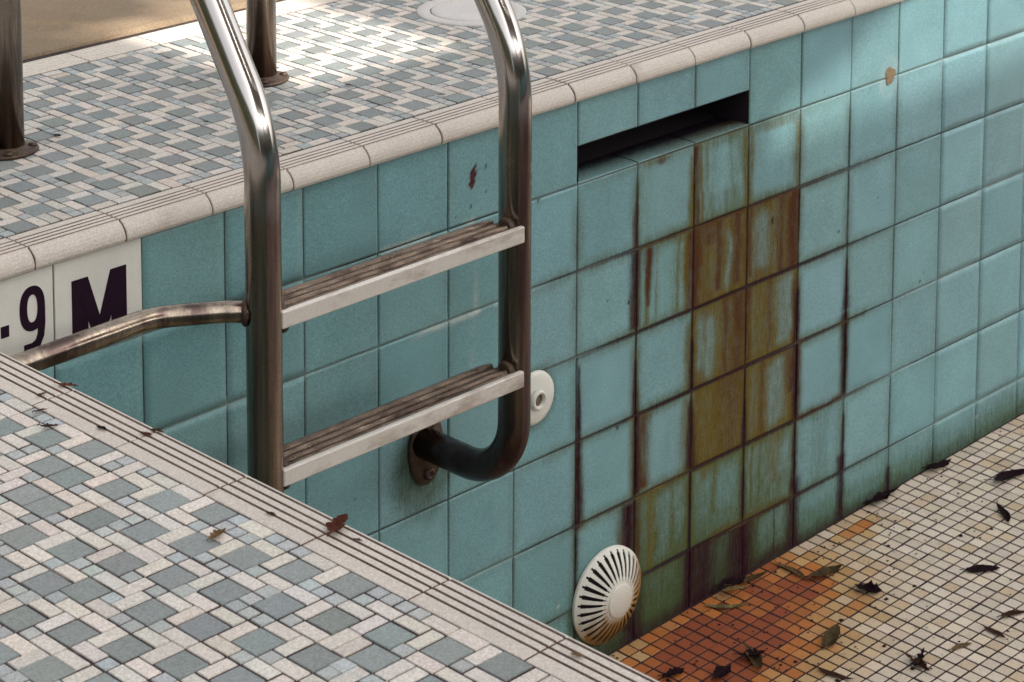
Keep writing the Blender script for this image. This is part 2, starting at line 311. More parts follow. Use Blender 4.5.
# vertical runs: (x in tiles, top row, bottom row, half width top, half width bottom, colour, strength)
RUNS = [
 (0.045, 3.1, 5.05, .012, .055, PUR, .95), (0.01, 4.9, 6.9, .03, .02, PUR, .8), (0.05, 3.9, 5.1, .05, .10, OCH, .45), (.5, 1.15, 1.3, .01, .01, OCH, .2),
 (.975, 1.4, 2.0, .02, .05, RUST, .8), (.97, 2.0, 2.95, .055, .055, PUR, .8), (1.02, 2.0, 2.98, .05, .04, RUST, .9), (.95, 2.5, 3.0, .06, .06, OCH, .6),
 (1.0, 3.3, 4.0, .02, .045, PUR, 1), (1.0, 3.2, 4.98, .06, .10, OCH, .65), (1.02, 3.95, 4.98, .035, .05, PUR, 1),
 (1.12, 4.02, 4.93, .13, .08, RUST, .85), (1.14, 4.02, 4.95, .13, .09, OCH, .6),
 (.90, 5.02, 6.6, .10, .07, PUR, 1), (.84, 5.02, 6.2, .15, .10, OCH, .7), (1.06, 5.02, 6.0, .05, .04, RUST, .6),
 (1.22, 2.02, 2.75, .085, .03, RUST, .95), (1.20, 2.3, 3.0, .03, .04, OCH, .8), (1.36, 2.02, 3.0, .02, .02, OCH, .5), (1.74, 2.02, 3.0, .035, .025, OCH, .85), (1.90, 2.02, 3.0, .08, .05, OCH, .95), (1.95, 2.02, 2.99, .05, .05, RUST, .7),
 (1.95, 1.1, 2.0, .035, .05, OCH, .7), (1.43, 1.0, 1.10, .14, .05, RUST, .8), (1.2, 1.0, 1.07, .25, .2, OCH, .5),
 (2.05, 1.0, 1.98, .05, .045, RUST, 1), (2.14, 1.0, 1.98, .03, .02, OCH, .8), (2.25, 1.0, 1.9, .025, .02, OCH, .5), (2.95, 1.0, 2.0, .04, .05, OCH, .7), (2.7, 1.0, 1.98, .05, .04, OLV, .35),
 (3.06, 1.0, 1.98, .04, .04, OCH, .5), (3.5, 1.0, 1.15, .4, .4, OCH, .35), (3.95, 1.1, 1.98, .05, .04, OCH, .45),
 (2.05, 2.0, 3.0, .10, .05, RUST, .9), (2.47, 2.0, 2.9, .06, .05, RUST, .9), (2.83, 2.0, 2.9, .05, .06, RUST, .8), (2.3, 2.0, 2.3, .2, .08, RUST, .6),
 (3.65, 2.0, 3.0, .09, .06, RUST, .85), (3.88, 2.0, 3.0, .10, .10, RUST, .95), (3.05, 2.0, 2.9, .04, .04, RUST, .7),
 (1.94, 3.15, 3.98, .05, .08, OCH, .55), (2.0, 3.35, 3.99, .018, .035, PUR, 1), (2.0, 4.1, 4.98, .025, .075, PUR, 1), (1.9, 4.05, 4.98, .06, .13, OCH, .6),
 (2.62, 3.0, 4.0, .06, .06, RUST, .6), (2.85, 3.0, 4.0, .12, .12, RUST, .8), (3.06, 3.0, 3.95, .06, .04, RUST, .8), (3.47, 3.0, 3.9, .05, .05, RUST, .5),
 (2.75, 4.0, 4.98, .22, .12, RUST, .45), (3.0, 4.4, 4.98, .02, .04, PUR, 1), (3.33, 4.0, 4.98, .04, .04, RUST, .5), (3.9, 4.0, 4.6, .14, .06, RUST, .7),
 (3.97, 3.15, 3.98, .05, .05, RUST, .9), (4.0, 3.3, 4.97, .03, .055, PUR, 1), (4.05, 3.95, 4.97, .05, .07, OCH, .6),
 (5.0, 3.15, 3.85, .015, .055, PUR, 1), (4.99, 3.85, 4.97, .055, .04, PUR, .95), (4.95, 3.9, 4.97, .08, .07, OLV, .6),
 (4.0, 5.0, 5.98, .025, .05, PUR, .8), (5.0, 5.2, 5.98, .02, .04, PUR, .85), (4.97, 5.75, 7.0, .06, .06, PUR, .85), (4.02, 5.75, 7.0, .07, .06, PUR, .85), (6.0, 6.25, 7.0, .03, .07, PUR, .9),
 (3.0, 5.3, 5.98, .03, .04, PUR, .7), (3.02, 5.98, 7.0, .07, .09, PUR, .95), (2.0, 5.98, 7.0, .07, .06, PUR, .95), (2.25, 6.0, 7.0, .20, .25, PUR, .85), (2.85, 6.0, 7.0, .13, .13, PUR, .8), (3.14, 6.0, 6.9, .10, .08, PUR, .6),
 (3.92, 6.0, 7.0, .06, .06, PUR, .6), (2.0, 5.0, 5.98, .02, .02, PUR, .5), (1.0, 6.0, 7.2, .10, .12, PUR, .9),
 (3.15, 5.0, 5.9, .025, .03, OLV, .8), (3.32, 5.0, 5.95, .03, .03, OLV, .7), (3.6, 5.0, 5.7, .12, .05, OCH, .5), (2.45, 5.0, 5.7, .07, .05, OLV, .7), (2.25, 5.0, 5.2, .1, .05, OCH, .6),
 (1.3, 5.0, 5.98, .07, .06, OCH, .5), (1.68, 5.0, 5.9, .03, .03, OLV, .7),
 (-2.0, .3, 1.9, .02, .02, OLV, .25),
]
# horizontal grime bands: (x0, x1, row, halfheight above, below, colour, strength)
BANDS = [
 (.0, 6.0, 5.0, .03, .04, OCH, .35), (3.9, 5.05, 5.0, .10, .02, RUST, .75), (1.9, 4.0, 5.0, .05, .05, PUR, .7), (1.0, 2.0, 5.0, .07, .05, OCH, .7), (1, 4, 4.0, .03, .03, PUR, .5), (1.0, 4.0, 3.0, .03, .03, PUR, .5),
 (1.0, 4.0, 2.0, .04, .05, OCH, .5), (2.0, 4.0, 2.0, .0, .04, RUST, .9), (1.0, 3.0, 1.0, .0, .04, OCH, .6), (2.1, 4.0, 6.0, .10, .06, PUR, .5), (2.4, 4.0, 6.0, .16, .04, OCH, .45), (4.9, 5.4, 4.0, .05, .05, OCH, .3), (-1, 1.0, 4.0, .02, .02, OCH, .3), (4.0, 5.0, 4.0, .04, .02, OCH, .5),
]
def stain_at(x, z):
    """x, z metres -> stain colour and cover"""
    X = x/T; V_ = -z/T; n = len(X); col = np.tile(np.array(OLV), (n, 1)); al = np.zeros(n)
    wob = (vnoise(V_+np.floor(X)*3.1, 3, 3)-.5)*.045 + (vnoise(V_+np.floor(X)*1.7, 4, 14)-.5)*.012
    def lay(c, a):
        nonlocal col, al
        a = np.clip(a, 0, 1)[:, None]; tot = al[:, None]*(1-a)+a
        col = np.where(tot > 1e-4, (col*al[:, None]*(1-a)+np.asarray(c)*a)/np.maximum(tot, 1e-4), col); al = tot[:, 0]
    # faint olive film next to joints
    fu = X-np.floor(X); fv = V_-np.floor(V_); dj = np.minimum(np.minimum(fu, 1-fu), np.minimum(fv, 1-fv))
    near = np.exp(-((X-2.5)/3.0)**2)
    lay(OLV, (1-sstep(.0, .17, dj))*(.06+.62*near*sstep(.9, 1.4, V_)+.12*near)*(vnoise(X+V_, 9, 3)*.6+.6))
    for (i, j), (o, r, clean) in WASH.items():
        m = (np.floor(X) == i)*(np.floor(V_) == j)
        if not m.any(): continue
        u, v = X-i, V_-j; st = vnoise(u+i*3.3+v*.03+wob, 5+j, 8)*.7+vnoise(u+wob, 6+j, 21)*.3
        a = o*(.86+.22*st)*(1 if o > .6 else .6+.8*sstep(.2, .8, st))
        rr = .68*r*sstep(.30, .85, vnoise(u+i*1.7+wob*1.5, 8+j, 6)*.7+vnoise(u+wob, 2+j, 17)*.3)*(.75+.4*vnoise(v*1.3+u*.7, 12+i, 2.3))
        ed = 1+.25*(1-sstep(0, .12, np.minimum(u, 1-u)))
        for (cu, cw, v0, v1) in clean:
            k = np.exp(-((u-cu-wob*1.8)/(cw*1.35*(.75+.5*vnoise(v, 14+i, 3))))**2)*sstep(v0-.08, v0+.1, v)*(1-sstep(v1-.1, v1+.05, v)); a = a*(1-(.36 if o > .6 else .7)*k); rr = rr*(1-.8*k)
        if j >= 5 or o < .6: lay(OLV, m*np.clip(a*ed, 0, .96))
        else: lay(OCH, m*np.clip(a*ed, 0, .97))
        lay(RUST, m*rr)
    # bottom algae film
    fz = -(floor_z(x)); hgt = fz+z
    lay(GRN, (1-sstep(.0, .11, hgt+.03*(vnoise(X, 21, 1.3)-.5)))*.85)
    lay(GRN, sstep(4.9, 6.6, V_)*np.exp(-((X-2.0)/2.2)**2)*.85)
    lay(PUR, (1-sstep(-.0, .035, hgt+.02*(vnoise(X, 22, 3)-.5)))*(.55*np.exp(-((X-2.8)/3.2)**2)+.25))
    rz = np.exp(-((X-2.7)/2.9)**4)*sstep(.95, 1.6, V_)
    lay(PUR, .95*rz*(1-sstep(.010, .045, np.abs(V_-np.round(V_)))))
    lay(PUR, .9*rz*(1-sstep(.008, .038, np.abs(X-np.round(X))))*(.4+.8*vnoise(V_+np.round(X)*3.7, 71, 1.7)))
    for (xc, r0, r1, w0, w1, c, s) in sorted(RUNS, key=lambda q_: (q_[5] is RUST)+2*(q_[5] is PUR)):
        t = np.clip((V_-r0)/(r1-r0), 0, 1); ww = (w0+(w1-w0)*t)*(1.15 if c is not PUR else 1.25)
        ins = sstep(r0-.04, r0+.06, V_)*(1-sstep(r1-.03, r1+.02, V_))
        d = np.abs(X-xc-wob*(1 if c is not PUR else .35))/ww
        fade = .62+.5*vnoise(V_*1.0+xc*9.7, 91, 2.2) if c is not PUR else 1.0
        lay(c, min(1, s*1.05)*fade*ins*(1-sstep(.0, 1.75 if c is not PUR else 2.1, d)))
    for (x0, x1, r, a0, a1, c, s) in BANDS:
        ins = sstep(x0-.05, x0+.05, X)*(1-sstep(x1-.05, x1+.05, X)); dv = V_-r+.03*(vnoise(X, 31, 6)-.5)*(a0 > .05)
        k = np.where(dv < 0, 1-sstep(0, max(a0, 1e-3), -dv), 1-sstep(0, max(a1, 1e-3), dv))
        lay(c, s*ins*k*(.7+.5*vnoise(X, 33, 11)))
    rr = np.hypot(X-.52, V_-6.0); lay(GRN*.7, .8*(1-sstep(.50, .80, rr+.12*(vnoise(X*2+V_, 51, 3)-.5)))*sstep(-.5, .3, V_-6.0))
    rr = np.hypot((X+2.40)/.42, (V_-3.55)/.55); lay(OLV*.55, .75*(1-sstep(.55, 1.35, rr+.15*(vnoise(X*2+V_, 52, 3)-.5))))
    rr = np.hypot(X+.68, V_-3.28); lay(OLV*.7, .5*(1-sstep(.27, .42, rr)))
    for q_ in range(46):
        a, b = -7+vnoise(q_*1.0, 53, 7.7)*19, vnoise(q_*1.0, 54, 5.3)*6.4; r_ = .010+.022*vnoise(q_*1.0, 55, 3.9)**3
        lay((.03, .025, .025) if q_ % 3 else PALE, .8*(1-sstep(.6, 1.3, np.hypot(X-a, (V_-b)*(.6+.8*vnoise(q_*1.0, 56, 2.1)))/r_)))
    lay(PUR, .8*(1-sstep(.006, .020, np.abs(X-3.62-wob*.6)))*sstep(5.95, 6.05, V_))
    # white mineral run, chipped spot left of the ladder, halo round the plug
    lay(PALE, .33*np.exp(-((X+1.62+wob*2)/.045)**2)*sstep(1.15, 1.6, V_)*(1-sstep(2.7, 3.2, V_))*(vnoise(V_, 41, 9)))
    lay(PALE, .75*np.exp(-((V_-2.03-.03*(vnoise(X, 45, 9)-.5))/.03)**2)*sstep(-2.6, -2.2, X)*(1-sstep(-1.5, -.9, X))*sstep(.3, .8, vnoise(X, 46, 5)+.15))
    lay(PALE, .85*np.exp(-((V_-.99)/.028)**2)*sstep(-3.7, -3.4, X)*(1-sstep(-1.2, -1.0, X))*sstep(.45, .8, vnoise(X, 42, 6)))
    cx, cz = X+1.635+.25*(V_-.53), V_-.53
    rr = np.sqrt((cx/.05)**2+(cz/.115)**2)+(vnoise(cx*7+cz*5, 43, 4)-.5)*.7
    lay((.07, .012, .018), (1-sstep(.9, 1.1, rr)))
    for (a, b, r) in ((-1.66, .83, .017), (-1.44, .72, .016), (-1.44, .44, .02), (.87, 2.6, .02)):
        lay((.03, .03, .04), .9*(1-sstep(.7, 1.3, np.hypot(X-a, (V_-b))/r)))
    rr = np.hypot((X-5.82)/.20, (V_-1.0)/.26); lay(PALE, .22*(np.exp(-((rr-1)/.18)**2)+.6*(rr < 1))*(vnoise(X*3+V_*4, 44, 3)*.8+.2))
    return np.concatenate([col, al[:, None]], 1)

wall = root('pool_wall', (0, 0, 0), 'long pool wall of square teal tiles with a rust stained patch under the skimmer slot', 'pool wall')
TX0, TX1 = -9, 20
def tile_rects():
    out = []
    for i in range(TX0, TX1):
        for j in range(0, 7):
            z0 = -T*j - (.004 if j == 0 else 0); z1 = -T*(j+1)
            x0 = max(i*T, PX0)
            if j == 6: z1 = max(z1, floor_z(i*T+.07)-.012)
            if j == 0 and 0 <= i < 3: z1 = -.0845
            out.append((i, j, x0, (i+1)*T, z1, z0))
    return out
def build_tiles():
    V, F, B = [], [], []; k0 = 0
    for (i, j, x0, x1, z0, z1) in tile_rects():
        if (i == -7 or i == -8) and j == 0: continue        # marker tiles, separate parts
        n = 64 if (0 <= i <= 5 and 1 <= j <= 6) else (40 if (-4 <= i <= 6) else 12)
        g_ = .0012; b = .0007; h0 = -.0016+random.gauss(0, .00028); tx, tz = random.gauss(0, .0035), random.gauss(0, .0035)
        a = np.linspace(0, 1, n); xs = np.concatenate([[x0+g_], x0+g_+b+(x1-x0-2*g_-2*b)*a, [x1-g_]]); zs = np.concatenate([[z0+g_], z0+g_+b+(z1-z0-2*g_-2*b)*a, [z1-g_]])
        m = n+2; XX, ZZ = np.meshgrid(xs, zs, indexing='ij')
        YY = h0+tx*(XX-(x0+x1)/2)+tz*(ZZ-(z0+z1)/2)
        e = np.zeros((m, m), bool); e[0] = e[-1] = True; e[:, 0] = e[:, -1] = True; YY[e] = .0006
        # glaze dips softly over the arris
        V.append(np.stack([XX, YY, ZZ], -1).reshape(-1, 3))
        ii, jj = np.meshgrid(np.arange(m-1), np.arange(m-1), indexing='ij'); p = (ii*m+jj).ravel()
        F.append(k0+np.stack([p, p+m, p+m+1, p+1], 1)); k0 += m*m
        t = np.clip((XX.ravel()+1.3)/2.6, 0, 1)[:, None]; base = np.array((.136, .280, .296))*(1-t)+np.array((.182, .342, .385))*t  # tiles darker to the left: shading along the wall put into the colour
        base = base*random.gauss(1, .035)*np.array([random.gauss(1, .03), 1, random.gauss(1, .015)]); B.append(base)
    return np.concatenate(V), np.concatenate(F), np.concatenate(B)
V, F, B = build_tiles()
me = bpy.data.meshes.new('tiles'); me.vertices.add(len(V)); me.vertices.foreach_set('co', V.astype(np.float32).ravel())
me.loops.add(len(F)*4); me.loops.foreach_set('vertex_index', F.astype(np.int32).ravel())
me.polygons.add(len(F)); me.polygons.foreach_set('loop_start', np.arange(0, len(F)*4, 4, dtype=np.int32)); me.polygons.foreach_set('loop_total', np.full(len(F), 4, np.int32)); me.update(calc_edges=True); me.validate()
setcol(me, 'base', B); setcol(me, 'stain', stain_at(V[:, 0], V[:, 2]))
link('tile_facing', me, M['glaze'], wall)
# grout sheet behind the tiles (with the skimmer slot left open)
def grout_sheet():
    V, F, Cc = [], [], []
    def patch(x0, x1, z0, z1, nx, nz):
        k = len(V); xs = np.linspace(x0, x1, nx+1); zs = np.linspace(z0, z1, nz+1)
        for a in xs:
            for b in zs: V.append((a, .0001, b))
        for p in range(nx):
            for q_ in range(nz): F.append((k+p*(nz+1)+q_, k+(p+1)*(nz+1)+q_, k+(p+1)*(nz+1)+q_+1, k+p*(nz+1)+q_+1))
    patch(PX0, 0.0, -1.1, -.0025, 150, 120); patch(0.0, .45, -.0845, -.0025, 60, 10); patch(0.0, .45, -1.1, -.148, 120, 170); patch(.45, 3.0, -1.1, -.0025, 240, 120)
    V = np.array(V); x, z = V[:, 0], V[:, 2]; X = x/T; v = -z/T
    dark = np.array((.030, .018, .020)); pur = np.array((.018, .005, .012)); teal = np.array((.055, .075, .07)); pale = np.array((.42, .47, .46))
    f = vnoise(X*1.3+np.floor(v)*7, 61, 1.1)*.6+vnoise(v*2+X, 62, 3)*.4
    c = teal*f[:, None]+dark*(1-f[:, None])
    k = np.exp(-((X-2.6)/2.6)**2)*sstep(.8, 1.6, v); c = c*(1-k[:, None])+pur*k[:, None]
    onrow = np.abs(v-np.round(v)) < .06
    pl = onrow*(1-np.exp(-((X-2.6)/3.2)**2))*sstep(.45, .62, vnoise(X+np.round(v)*5.1, 63, .8))*.55
    # row joints go pale in patches away from the rust
    c = c*(1-pl[:, None])+pale*pl[:, None]
    me = pyd('grout', V, F); setcol(me, 'base', c); return me
link('grout', grout_sheet(), M['grout'], wall)
# plain continuation further right, out of the tiled stretch
bm = bmesh.new(); box(bm, 3.0, PX1, 0, .01, -1.1, -.004); bmobj('far_facing', bm, M['poolplain'], wall)
coping('coping', -.017-.1525*9, -.017+.1525*20, .1525, lambda s, d, z: (s, -.012+d, z), .067+.001, wall)

# skimmer mouth: lined throat behind the opening
sk = root('skimmer_mouth', (.22, 0, -.115), 'long dark skimmer slot under the coping above the rust patch', 'skimmer')
bm = bmesh.new()
x0, x1, z0, z1, dp = .0035, .4465, -.148, -.0845, .16
def quad(bm, *p): bm.faces.new([bm.verts.new(v) for v in p])
quad(bm, (x0, .0, z1), (x1, .0, z1), (x1, dp, z1-.005), (x0, dp, z1-.005)); quad(bm, (x0, dp, z0+.0), (x1, dp, z0+.0), (x1, dp, z1), (x0, dp, z1))
quad(bm, (x0, 0, z0), (x0, dp, z0), (x0, dp, z1), (x0, 0, z1)); quad(bm, (x1, dp, z0), (x1, 0, z0), (x1, 0, z1), (x1, dp, z1))
bmobj('throat', bm, M['dark'], sk)  # near black lining: shade inside the slot put into its colour
sill = []
bm = bmesh.new()
for i in range(3):
    a, b = i*T+.0015, (i+1)*T-.0015
    P = [(-.0022, -.1478), (-.0016, -.1466), (.0, -.1460), (.012, -.1455), (.025, -.1455), (.04, -.1462), (.055, -.1475), (.07, -.1490)]
    vs = [[bm.verts.new((x, y, z)) for y, z in P] for x in (a, b)]
    for k in range(len(P)-1): bm.faces.new((vs[0][k], vs[1][k], vs[1][k+1], vs[0][k+1]))
o = bmobj('sill', bm, M['glaze'], sk); n = len(o.data.vertices)
setcol(o.data, 'base', np.tile((.15, .28, .29), (n, 1)))
st = np.zeros((n, 4)); cs = np.array([v.co[:] for v in o.data.vertices]); st[:, :3] = OCH*.6; st[:, 3] = np.clip(np.clip((cs[:, 0]-.1)/.3, 0, 1)*.55+np.clip(cs[:, 1]/.05, 0, 1)*.95, 0, 1); dk = np.clip(cs[:, 1]/.04, 0, 1)[:, None]; st[:, :3] = st[:, :3]*(1-dk)+np.array((.012, .006, .012))*dk; setcol(o.data, 'stain', st)  # ochre stain to the right; slot's shade painted darker with depth
bm = bmesh.new(); box(bm, x0, x1, .069, dp, z0-.004, z0-.0012); bmobj('throat_floor', bm, M['dark'], sk)

# depth marker tiles
def letter_poly(polys, name, parent, y=-.0036, th=.0012):
    bm = bmesh.new()
    for outer in polys:
        outer = [(x-.0045, z+.0015) for x, z in outer]
        f = [bm.verts.new((x, y, z)) for x, z in outer]; b = [bm.verts.new((x, y+th, z)) for x, z in outer]; n = len(f)
        bm.faces.new(f); 
        for k in range(n): bm.faces.new((f[k], b[k], b[(k+1) % n], f[(k+1) % n]))
    bmesh.ops.recalc_face_normals(bm, faces=bm.faces)
    return bmobj(name, bm, M['letter'], parent)
def ring_polys(cx, cz, rx, rz, ix, iz, n=40, power=2.0):
    out = []
    def pt(a, rx, rz): c, s = math.cos(a), math.sin(a); return (cx+rx*abs(c)**(2/power)*(1 if c > 0 else -1), cz+rz*abs(s)**(2/power)*(1 if s > 0 else -1))
    for k in range(n):
        a, b = 2*math.pi*k/n, 2*math.pi*(k+1)/n
        out.append([pt(a, rx, rz), pt(b, rx, rz), pt(b, ix, iz), pt(a, ix, iz)])
    return out
for i in (-8, -7):
    n = 30; V = []; F = []
    x0, x1, z0, z1 = i*T+.0013, (i+1)*T-.0013, -T+.0013, -.0053
    bm = bmesh.new(); box(bm, x0, x1, -.0027, .004, z0, z1, .0012)
    o = bmobj('depth_marker_tile', bm, None, wall); o.data.materials.append(M['plastic'])
    o['label'] = 'white tile reading 9 after a raised dot' if i == -8 else 'white tile with a bold black M'
    if i == -7:
        a, b, t, bt = -1.0165, -.924, -.040, -.1235
        sw = .0265; cx = (a+b)/2
        polys = [[(a, t), (a+sw*1.02, t), (a+sw, bt), (a, bt)], [(b-sw*1.02, t), (b, t), (b, bt), (b-sw, bt)],
                 [(a+sw*.2, t), (a+sw*1.02, t), (cx+.0005, bt+.021), (cx-.0125, bt), (cx-.0125, bt)], [(b-sw*1.02, t), (b-sw*.2, t), (cx+.0125, bt), (cx-.0125, bt), (cx-.0005, bt+.021)]]
        # keep overlapping strokes on their own layer heights
        o2 = letter_poly(polys[:2], 'lettering', o); letter_poly(polys[2:3], 'lettering', o, y=-.0038); letter_poly(polys[3:], 'lettering', o, y=-.0040)
    else:
        p = ring_polys(-1.0815, -.0600, .0205, .0315, .0085, .0195, power=2.3)
        letter_poly(p, 'lettering', o)
        tl = [(-1.061, -.060), (-1.0612, -.085), (-1.0635, -.103), (-1.070, -.1155), (-1.080, -.120), (-1.096, -.120), (-1.096, -.1085), (-1.083, -.1085), (-1.0765, -.105), (-1.0735, -.097), (-1.0730, -.085), (-1.0730, -.060)]
        bmq = [[tl[k], tl[k+1], tl[10-k], tl[11-k]] for k in range(5)]
        letter_poly(bmq, 'lettering', o, y=-.0038)
        letter_poly([[(-1.1325, -.0725), (-1.1195, -.0725), (-1.1195, -.0885), (-1.1325, -.0885)]], 'lettering', o)
        letter_poly(ring_polys(-1.168, -.073, .0195, .044, .0085, .032, power=2.4), 'lettering', o)

# side wall under the near coping, and the rest of the shell
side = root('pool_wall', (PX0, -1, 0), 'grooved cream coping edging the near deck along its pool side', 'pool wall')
rc = []; 
for i in range(0, 40):
    for j in range(7): rc.append((-(i+1)*T+.0013, -i*T-.0013, -T*(j+1)+.0013, -T*j-.0013-(.004 if j == 0 else 0)))
P3 = lambda U, W, H: np.stack([PX0+.0005+H, U, W], 1)
me = tiles_mesh('tiles', rc, [np.array((.105, .125, .115))*random.gauss(1, .08) for _ in rc], P3, .0014, .003, .0002)  # unseen wall darkened so the rail's reflections lose their teal
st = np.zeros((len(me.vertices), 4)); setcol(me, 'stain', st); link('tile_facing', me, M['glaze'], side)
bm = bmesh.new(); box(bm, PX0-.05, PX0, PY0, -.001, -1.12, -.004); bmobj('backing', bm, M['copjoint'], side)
coping('coping', .367-.157*16, .367-.157*3+.09, .157, lambda s, d, z: (-1.2975-d, s-.0, z), .0765, side)
bm = bmesh.new(); box(bm, PX1, PX1+.1, PY0, .1, -1.1, Z); box(bm, PX0, PX1, PY0-.1, PY0, -1.1, Z); o = bmobj('pool_wall', bm, M['poolplain']); tag(o, 'plain teal tiled far walls of the empty pool', 'pool wall')

# floor
fx0, fx1, fy0, fy1 = -1.3, 3.4, -1.9, -.004
V = [(PX0, PY0, floor_z(PX0)-.0008), (PX1, PY0, floor_z(PX1)-.0008), (PX1, PY1+.002, floor_z(PX1)-.0008), (PX0, PY1+.002, floor_z(PX0)-.0008)]
o = link('pool_floor', pyd('floor', V, [(0, 1, 2, 3)]), M['mosgrout']); tag(o, kind='structure')
u = .0281; nx, ny = int((fx1-fx0)/u), int((fy1-fy0)/u); rc, cl = [], []
wr = np.random.default_rng(5)
for a in range(nx):
    for b in range(ny):
        x0, y1 = fx0+a*u, fy1-b*u; x, y = x0+u/2, y1-u/2
        sx = .0018+(.0007 if a % 5 == 0 else 0)
        jx, jy = wr.normal(0, .0004, 2)
        rc.append((x0+sx+jx, x0+u-.0018+jx, y1-u+.0018+jy, y1-.0018+jy))
        f = math.exp(-((x-.27)/.25)**2-((y+.085)/.10)**2)*1.15+.62*math.exp(-((x-.16)/.20)**2-((y+.21)/.10)**2)+.42*math.exp(-((x-.50)/.10)**2-((y+.02)/.10)**2)+.62*math.exp(-((x-.73)/.07)**2-((y+.045)/.03)**2)
        f += .30*math.exp(-((x-.42)/.14)**2-((y+.21)/.12)**2)
        f *= .72+.56*float(vnoise(x*1.0+y*.4, 81, 16))*float(.5+vnoise(y-x*.3, 82, 19))
        f += .12*max(0, float(vnoise(x+y, 83, 6)*vnoise(x-y*2, 84, 5))-.35)
        f *= 1-.75*math.exp(-((x-.63)/.045)**2-((y+.01)/.02)**2)
        f += wr.normal(0, .04+.09*min(1, f)); f = max(0, f)
        white = np.array((.60, .505, .42))*wr.normal(1, .045)*np.array((1, wr.normal(1, .01), wr.normal(1, .02)))
        ochre = np.array((.46, .29, .13)); orange = np.array((.43, .145, .028)); red = np.array((.25, .055, .016))
        tri = [(0, white), (.18, white*.5+ochre*.5), (.36, ochre), (.6, orange), (.95, red), (9, red)]
        for (p, c0), (q_, c1) in zip(tri, tri[1:]):
            if p <= f < q_: t = (f-p)/(q_-p); cc = c0*(1-t)+c1*t; break
        if f < .15 and wr.random() < .12: cc = cc*np.array((.92, .84, .72))
        if x < -.0: cc = cc*np.array((.6, .62, .5))
        cl.append(cc*wr.normal(1, .05))
P3 = lambda U, W, H: np.stack([U, W, floor_z(U)-.0010+H], 1)
me = tiles_mesh('mosaic', rc, cl, P3, .0005, .0011, .0001); o = link('pool_floor_mosaic', me, M['mosaic']); tag(o, kind='structure')

# ridged border strip at the back of the deck and the pavement slab behind it
V, F = [], []; s = -2.6
bm = bmesh.new()
while s < 3.0:
    prof = [(STRIP0+.001, 0), (STRIP0+.0012, Z)]
    for k in range(5):
        d = STRIP0+.008+k*.0125; prof += [(d, Z+.0006), (d+.0012, Z-.0012), (d+.0024, Z-.0012), (d+.0036, Z+.0006)]
    prof += [(STRIP1-.001, Z), (STRIP1, 0)]
    vs = [[bm.verts.new((x, y, z)) for y, z in prof] for x in (s+.001, s+T-.001)]
    for k in range(len(prof)-1): bm.faces.new((vs[0][k], vs[1][k], vs[1][k+1], vs[0][k+1]))
    s += T
bmesh.ops.recalc_face_normals(bm, faces=bm.faces)
o = bmobj('deck_border', bm, M['coping']); tag(o, kind='structure')
bm = bmesh.new(); bm.faces.new([bm.verts.new(v) for v in ((-2.6, STRIP1, .0195), (3, STRIP1, .0195), (3, .775, .0195), (-2.6, .775, .0195))])
o = bmobj('pavement_gap', bm, M['gapfill']); tag(o, kind='structure')  # dark strip laid in the gap behind the border
bm = bmesh.new(); box(bm, -8, 8, .763, 6, -.05, Z+.003, .012)
for v in bm.verts:
    if v.co.y < 2: v.co.y += -.012*(v.co.x+.4)
o = bmobj('pavement', bm, M['pave']); tag(o, kind='structure')

# ------------------------------------------------------------------ ladder
lad = root('pool_ladder', (-.61, -.1, Z), 'stained steel pool ladder with two treads fixed to the teal wall', 'ladder')
RT = .0248
XL, YL, XR, YR = -.866, -.226, -.362, -.208
def flange(x, y, parent):
    bm = bmesh.new(); lathe(bm, [(.001, .0), (.047, .0), (.0485, .002), (.0475, .0045), (.043, .006), (.031, .008), (.0285, .012), (.0262, .012), (.02, .0)], Matrix.Translation((x, y, Z+.0005)) @ Matrix.Diagonal((1.0, .86, 1, 1)))
    fl = bmobj('base_flange', bm, M['bracket'], parent)
    for a in (R(-28), R(152), R(-120), R(60)):
        bm = bmesh.new(); c = Matrix.Translation((x+math.cos(a)*.038, y+math.sin(a)*.033, Z+.0055))
        lathe(bm, [(.001, 0), (.0068, 0), (.0068, .0035), (.0045, .0052), (.001, .0056)], c, 12); bmobj('bolt', bm, M['bracket'], fl)
for X, Y, bx_, by_, nm in ((XL, YL, -.874, .36, 0), (XR, YR, -.364, .374, 1)):
    th = R(33); top = Vector((X, Y+.30*1.0, .186+.30/math.tan(th)))
    zt = .80; yt = Y+(zt-.186)*math.tan(th)
    pts = [(X, .0, -.480), (X, Y, -.480), (X, Y, .186), (X*.6+bx_*.4, yt, zt), (bx_, by_, zt+.02), (bx_, by_, Z)]
    path = smooth_path(pts, [.165, .24, .10, .10], 18)
    bm = bmesh.new(); tube(bm, path, RT, 40)
    rl = bmobj('rail', bm, M['steel'], lad); rl['label'] = 'left handrail' if nm == 0 else 'right handrail'
    # upper, cleaner stretch of the same tube shows through the same material's weathering
    flange(bx_, by_, lad)
    bm = bmesh.new()
    c = Matrix.Translation((X+.008, -.0025, -.494)) @ Matrix.Rotation(R(90), 4, 'X') @ Matrix.Diagonal((.68, 1.12, 1, 1))
    lathe(bm, [(.001, 0), (.052, 0), (.054, .003), (.053, .007), (.047, .0095), (.030, .011), (.026, .018), (.02, .019), (.001, .019)], c, 40)
    br = bmobj('wall_bracket', bm, M['bracket'], lad)
    for dz in (-.040, .040):
        bm = bmesh.new(); c = Matrix.Translation((X+.008, -.012, -.494+dz)) @ Matrix.Rotation(R(90), 4, 'X')
        lathe(bm, [(.001, 0), (.011, 0), (.011, .004), (.0085, .0065), (.0045, .0068), (.004, .004), (.001, .004)], c, 18); bmobj('bolt', bm, M['bracket'], br)

